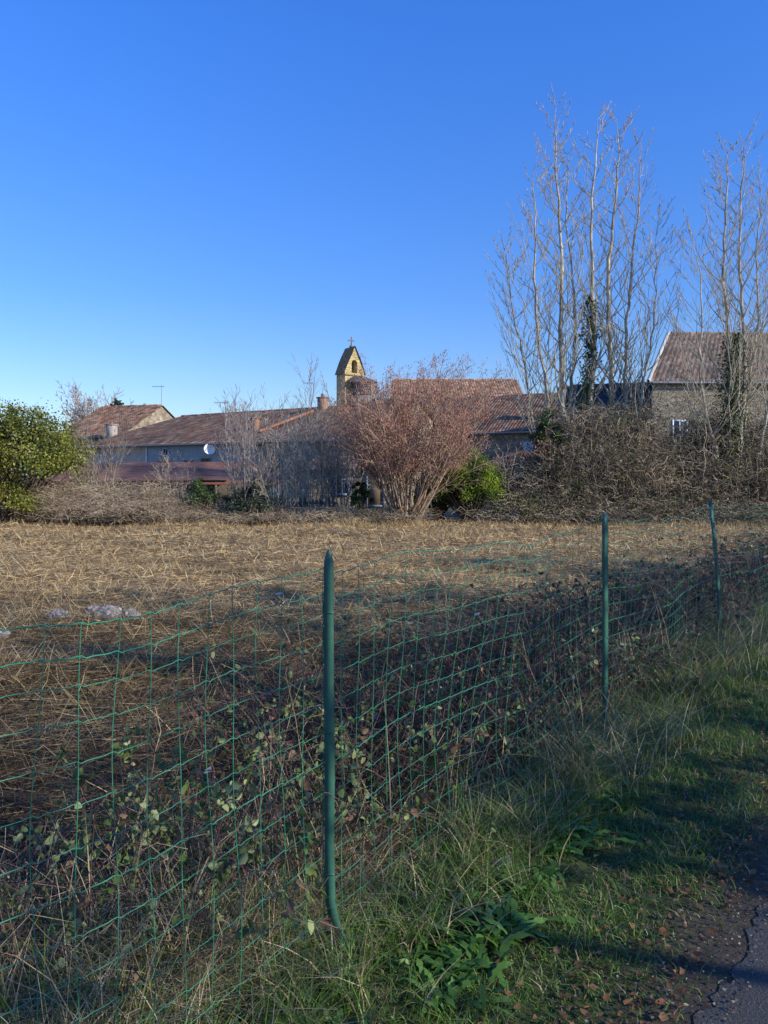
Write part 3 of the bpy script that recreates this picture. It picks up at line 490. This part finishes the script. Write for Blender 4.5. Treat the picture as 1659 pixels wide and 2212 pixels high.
def dish(name,c,r,n):
    c=np.array(c,float); n=nrm(np.array(n,float)); a=nrm(np.cross(n,[0,0,1.])); b=np.cross(n,a); V=[];F=[];K=20;ring=6
    for i in range(ring+1):
        f=i/ring
        for j in range(K): th=j*2*math.pi/K; V.append(c+(a*math.cos(th)+b*math.sin(th))*r*f+n*(r*.28*f*f))
    for i in range(ring):
        for j in range(K): F.append([i*K+j,i*K+(j+1)%K,(i+1)*K+(j+1)%K,(i+1)*K+j])
    obj(name,[(np.array(V),np.array(F),(.75,.75,.73)),tubes([c-b*r*.9+n*.1],[c+n*r*1.0],.02,.02,(.5,.5,.5),5),tubes([c+n*r*.9],[c+n*r*1.15],.05,.05,(.3,.3,.3),6),tubes([c-n*.02],[c-n*.35],.03,.03,(.3,.3,.3),6)],M_plain)
# long terraced house, left
AF0=np.array([-25.3,65.2]);AF1=np.array([-.2,49.35]); back=np.array([.535,.845])*9.5
A=house('terraced_house',AF0,AF1,AF1+back,AF0+back,4.1,(-17.5,66.6),(2.3,53.5),6.6,M_stoneL,(.2,.2,.2),ov=.45)
ad=nrm(AF1-AF0); an=np.array([ad[1],-ad[0]]); LA=np.linalg.norm(AF1-AF0)
p0=AF0+an*.05; p1=AF0+ad*7.6+an*.05; obj('pink_render',[quads([[[*p0,0],[*p1,0],[*p1,3.9],[*p0,3.9]]],(.66,.47,.36))],M_plaster,A)
p0=AF0+ad*7.6+an*.05; p1=AF0+ad*19+an*.05; obj('grey_render',[quads([[[*p0,0],[*p1,0],[*p1,3.9],[*p0,3.9]]],(.38,.37,.36))],M_plaster,A)
pp=AF0+ad*7.7+an*.12; obj('drainpipe',[tubes([[*pp,0]],[[*pp,3.85]],.06,.06,(.75,.75,.72),6)],M_plain,A)
wall_items(A,AF0+an*.06,AF1+an*.06,[(9.9,3.35,.6,.55,'window',(.5,.5,.55)),(9.6,2.2,1.0,.9,'shutter',(.3,.2,.14)),(12.3,2.2,1.0,.9,'shutter',(.3,.2,.14)),(14.2,2.3,.9,1.0,'shutter',(.3,.2,.14)),(4.6,2.2,.8,.9,'window',(.7,.7,.7)),(2.6,2.2,.8,.9,'window',(.7,.7,.7)),(21,2.2,.9,1.2,'window',(.3,.28,.25)),(25,2.2,.9,1.2,'window',(.3,.4,.5))])
dc=AF0+ad*15.0+an*.5; dish('satellite_dish',(*dc,3.45),.42,(.35,-1,.35))
obj('skylight',[box((-12.6,62.0,5.55),(.9,.5,.12),math.atan2(ad[1],ad[0]),(.03,.035,.05)),box((-9.6,60.2,5.6),(.9,.5,.12),math.atan2(ad[1],ad[0]),(.03,.035,.05))],M_plain,A)
q=np.array([[-9.0,55.9,4.75],[-5.2,57.1,6.35]]); P=q[0]+(q[1]-q[0])*np.linspace(0,1,12)[:,None]; obj('valley_tiles',[tubes(P[:-1],P[1:],.13,.11,(.5,.2,.1),6)],M_tile,A)
def chimney(name,x,y,z0,z1,w,col,cap=(.35,.16,.1)):
    obj(name,[box((x,y,(z0+z1)/2),(w,w*.8,z1-z0),-.5,col),box((x,y,z1+.05),(w*1.2,w,.098),-.5,tuple(v*.8 for v in col)),tubes([(x,y,z1+.1)],[(x,y,z1+.35)],.13,.1,cap,8)],M_plaster)
chimney('brick_chimney',-4.6,57.6,5.8,7.3,.62,(.40,.23,.15)); chimney('brick_chimney',-9.6,57.3,4.6,5.75,.5,(.40,.19,.11)); chimney('plaster_chimney',-24.9,70.3,4.5,6.1,.8,(.46,.40,.33)); chimney('plaster_chimney',13.3,56.6,6.0,7.9,.8,(.3,.26,.22))
# stone gabled house behind, left
B=house('stone_house',(-30.8,73),(-24.1,71),(-20.5,83),(-27.2,85),5.3,(-29,79),(-22.3,77),8.5,M_stoneL,(.3,.25,.2))
ant('tv_antenna',-22.0,76,8.3,10.4); ant('tv_antenna',-12.8,62,6.2,7.5); ant('tv_antenna',-5.5,58,6.3,8.6,.8)
# right-hand tiled house, white-gabled house behind
DF0=np.array([1.0,61.0]);DF1=np.array([13.5,54.5]); bk=np.array([.461,.887])*12
D=house('stone_cottage',DF0,DF1,DF1+bk,DF0+bk,4.9,DF0+bk/2,DF1+bk/2,8.0,M_stone,(.3,.25,.2)); wall_items(D,DF0,DF1,[(6,2.6,.9,1.2,'window',(.5,.5,.5)),(9.5,2.6,.9,1.2,'shutter',(.4,.4,.42))])
dish('satellite_dish',(10.3,55.4,3.55),.42,(.3,-1,.35)); obj('skylight',[box((9.6,60.9,6.65),(.8,.7,.14),-.48,(.35,.4,.45))],M_plain,D)
house('white_gabled_house',(1.0,70),(12.8,70),(12.8,80),(1.0,80),8.4,(1.0,75),(12.8,75),10.8,M_plaster,(.72,.69,.62))
house('slate_roofed_house',(12.2,49.5),(17.6,48.0),(18.6,54),(13.2,55.5),6.1,(12.7,52.5),(18.1,51),7.6,M_stone,(.3,.25,.2),tiles=[(.05,.05,.06),(.07,.07,.08),(.04,.04,.05)],tm=M_slate)
# barn, right
BT=[(.22,.15,.12),(.27,.18,.14),(.18,.13,.10),(.25,.20,.17)]
E=house('stone_barn',(15.7,45),(36,45.6),(38,56),(19.5,55),7.2,(18.7,50),(38,51),10.75,M_stone,(.3,.25,.2),tiles=BT,pitch=.30)
a=np.array([[15.3,44.5,7.0]]);b=np.array([[18.5,50,10.85]]); obj('verge_board',[tubes(a,b,.12,.12,(.5,.47,.42),4)],M_plaster,E)
wall_items(E,(15.7,45),(36,45.6),[(1.6,4.1,.8,1.3,'window',(.7,.75,.8)),(6.5,3.8,1.0,1.3,'window',(.4,.3,.2)),(12,3.6,1.0,1.3,'window',(.4,.3,.2))])
# church bell tower
def church():
    e=empty('church_bell_tower'); ang=math.radians(32); ca,sa=math.cos(ang),math.sin(ang); o=np.array([-3.3,75.])
    def W(x,y,z): return [o[0]+x*ca-y*sa,o[1]+x*sa+y*ca,z]
    w,d=1.05,.85; z0,z1,zt=0,11.6,14.0; ow,oz,ot=.32,11.7,12.7; yel=(.5,.4,.2)
    Q=[[W(-w,-d,0),W(-w,d,0),W(-w,d,z1),W(-w,-d,z1)],[W(w,-d,0),W(w,d,0),W(w,d,z1),W(w,-d,z1)]]
    for y in (-d,d):
        Q+=[[W(-w,y,0),W(w,y,0),W(w,y,oz-.3),W(-w,y,oz-.3)],[W(-w,y,oz-.3),W(-ow,y,oz-.3),W(-ow,y,z1),W(-w,y,z1)],[W(ow,y,oz-.3),W(w,y,oz-.3),W(w,y,z1),W(ow,y,z1)]]
        def edge(x): return zt-(zt-z1)*abs(x)/w
        arch=[(ow*math.cos(t),12.35+ow*math.sin(t)) for t in np.linspace(0,math.pi,13)]
        pts=[(ow,z1)]+arch+[(-ow,z1)]
        for (xa,za),(xb,zb) in zip(pts[:-1],pts[1:]): Q.append([W(xa,y,za),W(xb,y,zb),W(xb,y,edge(xb)),W(xa,y,edge(xa))])
        for sg in (-1,1): Q.append([W(sg*ow,y,z1),W(sg*w,y,z1),W(sg*w,y,z1+.001),W(sg*ow,y,edge(ow))])
    for (xa,za),(xb,zb) in zip(pts[:-1],pts[1:]): Q.append([W(xa,-d,za),W(xb,-d,zb),W(xb,d,zb),W(xa,d,za)])
    for x in (-ow,ow): Q.append([W(x,-d,oz-.3),W(x,d,oz-.3),W(x,d,z1),W(x,-d,z1)])
    Q.append([W(-ow,-d,oz-.3),W(ow,-d,oz-.3),W(ow,d,oz-.3),W(-ow,d,oz-.3)])
    obj('tower_walls',[quads(Q,yel)],M_stoneY,e)
    g=.14; RT=[(.36,.30,.21),(.30,.25,.18),(.40,.33,.23)]
    s=(zt-z1)/w
    tile_roof('roof_left',W(-w-g,d+g,z1-g*s),W(-w-g,-d-g,z1-g*s),W(0,-d-g,zt+.02),W(0,d+g,zt+.02),e,RT,row=.2,pitch=.2,amp=.02)
    tile_roof('roof_right',W(w+g,-d-g,z1-g*s),W(w+g,d+g,z1-g*s),W(0,d+g,zt+.02),W(0,-d-g,zt+.02),e,RT,row=.2,pitch=.2,amp=.02)
    obj('cornice',[box((*W(0,-d-.06,0)[:2],11.2),(2*w+.2,.14,.14),ang,yel)],M_stoneY,e)
    c=W(0,-d*.3,0); obj('cross',[box((c[0],c[1],14.5),(.09,.09,.98),ang,(.25,.17,.12)),box((c[0]-.2,c[1]-.1,14.62),(.26,.08,.09),ang,(.25,.17,.12)),box((c[0]+.19,c[1]+.12,14.62),(.26,.08,.09),ang,(.25,.17,.12)),box((c[0],c[1],14.06),(.28,.28,.2),ang,(.25,.2,.14))],M_plain,e)
    b=W(0,0,0); obj('bell',[tubes([(b[0],b[1],11.85)],[(b[0],b[1],12.15)],.27,.17,(.12,.1,.06),12),tubes([(b[0],b[1],12.15)],[(b[0],b[1],12.3)],.17,.06,(.12,.1,.06),12),tubes([(b[0],b[1],12.3)],[(b[0],b[1],12.6)],.03,.03,(.1,.08,.06),6)],M_plain,e)
    # lower louvred belfry with slate roof
    bx,by=-1.9,74.6; obj('belfry_walls',[box((bx,by,5.2),(2.1,2.2,10.4),.1,(.26,.25,.24))],M_plaster,e)
    lv=[box((bx-.1,by-1.17,9.3+k*.16),(1.7,.10,.07),.1,(.14,.13,.13)) for k in range(7)]; obj('louvres',lv,M_wood,e)
    z=10.45; q=[[bx-1.5,by-1.45,z],[bx+1.3,by-1.2,z],[bx+1.2,by+1.3,z],[bx-1.5,by+1.2,z]]; ap=[bx-1.0,by+.4,11.5]; ap2=[bx-.9,by+.4,11.5]
    obj('slate_roof',[quads([[q[0],q[1],ap2,ap],[q[1],q[2],ap2,ap],[q[2],q[3],ap,ap2],[q[3],q[0],ap,ap2],[q[0],q[3],q[2],q[1]]],(.07,.07,.085))],M_slate,e)
    house('church_nave',(-3,79),(9,79),(9,90),(-3,90),7.6,(-3,84.5),(9,84.5),9.8,M_stoneY,(.4,.3,.2))
church()
# rusty metal-roofed shed
def shed():
    e=empty('metal_roofed_shed'); EL=np.array([-14.8,33,1.30]);ER=np.array([-4.2,33,1.38]);RR_=np.array([-7.0,41,2.3]);RL_=np.array([-15.8,41,2.2])
    n=150; U,Vv=np.meshgrid(np.linspace(0,1,n*2+1),np.linspace(0,1,7)); P=(EL*(1-U)[...,None]+ER*U[...,None])*(1-Vv)[...,None]+(RL_*(1-U)[...,None]+RR_*U[...,None])*Vv[...,None]; P[...,2]+=.02*np.cos(np.arange(n*2+1)*np.pi)[None]
    h,w=U.shape; i=(np.arange(h-1)[:,None]*w+np.arange(w-1)[None]).ravel(); F=np.stack([i,i+1,i+w+1,i+w],1); C=np.array([.22,.11,.07])*(1+.35*np.sin(U*31)*np.sin(U*7))[...,None]
    mesh_np('corrugated_roof',P.reshape(-1,3),F,C.reshape(-1,3),M_metal,e)
    parts=[box((x,33.15,.62),(.1,.1,1.24),0,(.15,.11,.08)) for x in np.arange(-14.5,-4.2,1.45)]+[box((-9.5,33.12,1.22),(10.4,.06,.12),0,(.2,.08,.06)),box((-10.6,40.8,1.0),(8.6,.1,2.0),0,(.12,.1,.08))]
    parts+=[box((x,33.4,.5),(.18,.03,1.0),0,(.18*c,.15*c,.12*c)) for x,c in zip(np.arange(-14.4,-8,.2),R.uniform(.6,1.4,40))]
    obj('posts_and_boards',parts,M_wood,e)
shed()
C_=house('outbuilding',(-3.6,37),(1.2,36.5),(1.6,40),(-3.2,40.5),1.9,(-3.4,38.8),(1.4,38.3),2.4,M_stone,(.35,.3,.24),tiles=[(.16,.11,.09),(.2,.14,.11),(.12,.1,.08)],gut=False); wall_items(C_,(-3.6,37),(1.2,36.5),[(1.6,1.0,.6,.7,'window',(.16,.22,.32)),(3.2,.9,.8,1.6,'door',(.16,.2,.27))])
parts=[];
for k,x in enumerate(np.arange(-8.6,-1.6,.14)): h=.8+R.uniform(-.12,.1); parts.append(box((x,26.4+.1*math.sin(x),h/2),(.09,.02,h),R.uniform(-.06,.06),tuple(np.array([.2,.17,.14])*R.uniform(.6,1.4))))
parts+=[box((-5.1,26.56,z),(7.0,.03,.06),0,(.16,.13,.1)) for z in (.25,.62)]; obj('wooden_fence',parts,M_wood)
t=Tree(); t.seg(Vector((-2.2,27.5,0)),Vector((-2.25,27.5,3.0)),.04,.035); obj('wooden_pole',[t.tube([(.4,.36,.3)],6)],M_wood)
# distant trees closing the view
cl=500; a=R.uniform(-1.3,1.3,cl); rr=R.uniform(105,125,cl); K=np.c_[np.sin(a)*rr,np.cos(a)*rr,R.uniform(0,5.0,cl)]; n=16000; i=R.integers(0,cl,n); C=K[i]+R.normal(size=(n,3))*1.3; C[:,2]=np.abs(C[:,2]); obj('distant_treeline',[leaves(C,R.uniform(.5,1.2,n),pick([(.09,.08,.05),(.06,.07,.03),(.12,.10,.07)],n),.4)],M_leaf)
shrub('pine_tree',(-29.5,85,8.2),(1.1,1.1,1.9),1500,.35,DG,24)

# ------------------------------------------------------------ light, sky, camera
el=math.radians(24); az=math.radians(118)
sdir=Vector((math.sin(az)*math.cos(el),math.cos(az)*math.cos(el),math.sin(el)))
sun=bpy.data.lights.new('sun','SUN'); sun.energy=5.0; sun.angle=math.radians(.5); sun.color=(1,.93,.79); so=link(bpy.data.objects.new('sun',sun)); so.rotation_euler=sdir.to_track_quat('Z','Y').to_euler(); so.location=(20,-10,20)
w=bpy.data.worlds.new('World'); sc.world=w; w.use_nodes=True; N=w.node_tree.nodes; L=w.node_tree.links
sky=N.new('ShaderNodeTexSky'); sky.sky_type='NISHITA'; sky.sun_disc=False; sky.sun_elevation=el; sky.sun_rotation=az; sky.air_density=1.0; sky.dust_density=.3; sky.ozone_density=2.5
tc=N.new('ShaderNodeTexCoord'); sp=N.new('ShaderNodeSeparateXYZ'); L.new(tc.outputs['Generated'],sp.inputs[0])
cr=N.new('ShaderNodeValToRGB'); e=cr.color_ramp.elements; e[0].position=0; e[0].color=(.36,.365,.39,1); e[1].position=.5; e[1].color=(.17,.40,.80,1); q=e.new(.22); q.color=(.22,.355,.59,1); L.new(sp.outputs['Z'],cr.inputs[0])
m1=N.new('ShaderNodeVectorMath'); m1.operation='MULTIPLY'; L.new(sky.outputs[0],m1.inputs[0]); L.new(cr.outputs[0],m1.inputs[1])
m2=N.new('ShaderNodeVectorMath'); m2.operation='SCALE'; m2.inputs['Scale'].default_value=2.6; L.new(m1.outputs[0],m2.inputs[0])
bg=N['Background']; bg.inputs['Strength'].default_value=.14; L.new(m2.outputs[0],bg.inputs['Color'])
cam=bpy.data.cameras.new('camera'); cam.sensor_width=36; cam.lens=27.03; cam.shift_y=-.0366; cam.clip_start=.05; cam.clip_end=6000
co=link(bpy.data.objects.new('camera',cam)); co.location=(0,0,1.6); co.rotation_euler=(math.radians(90),0,0); sc.camera=co
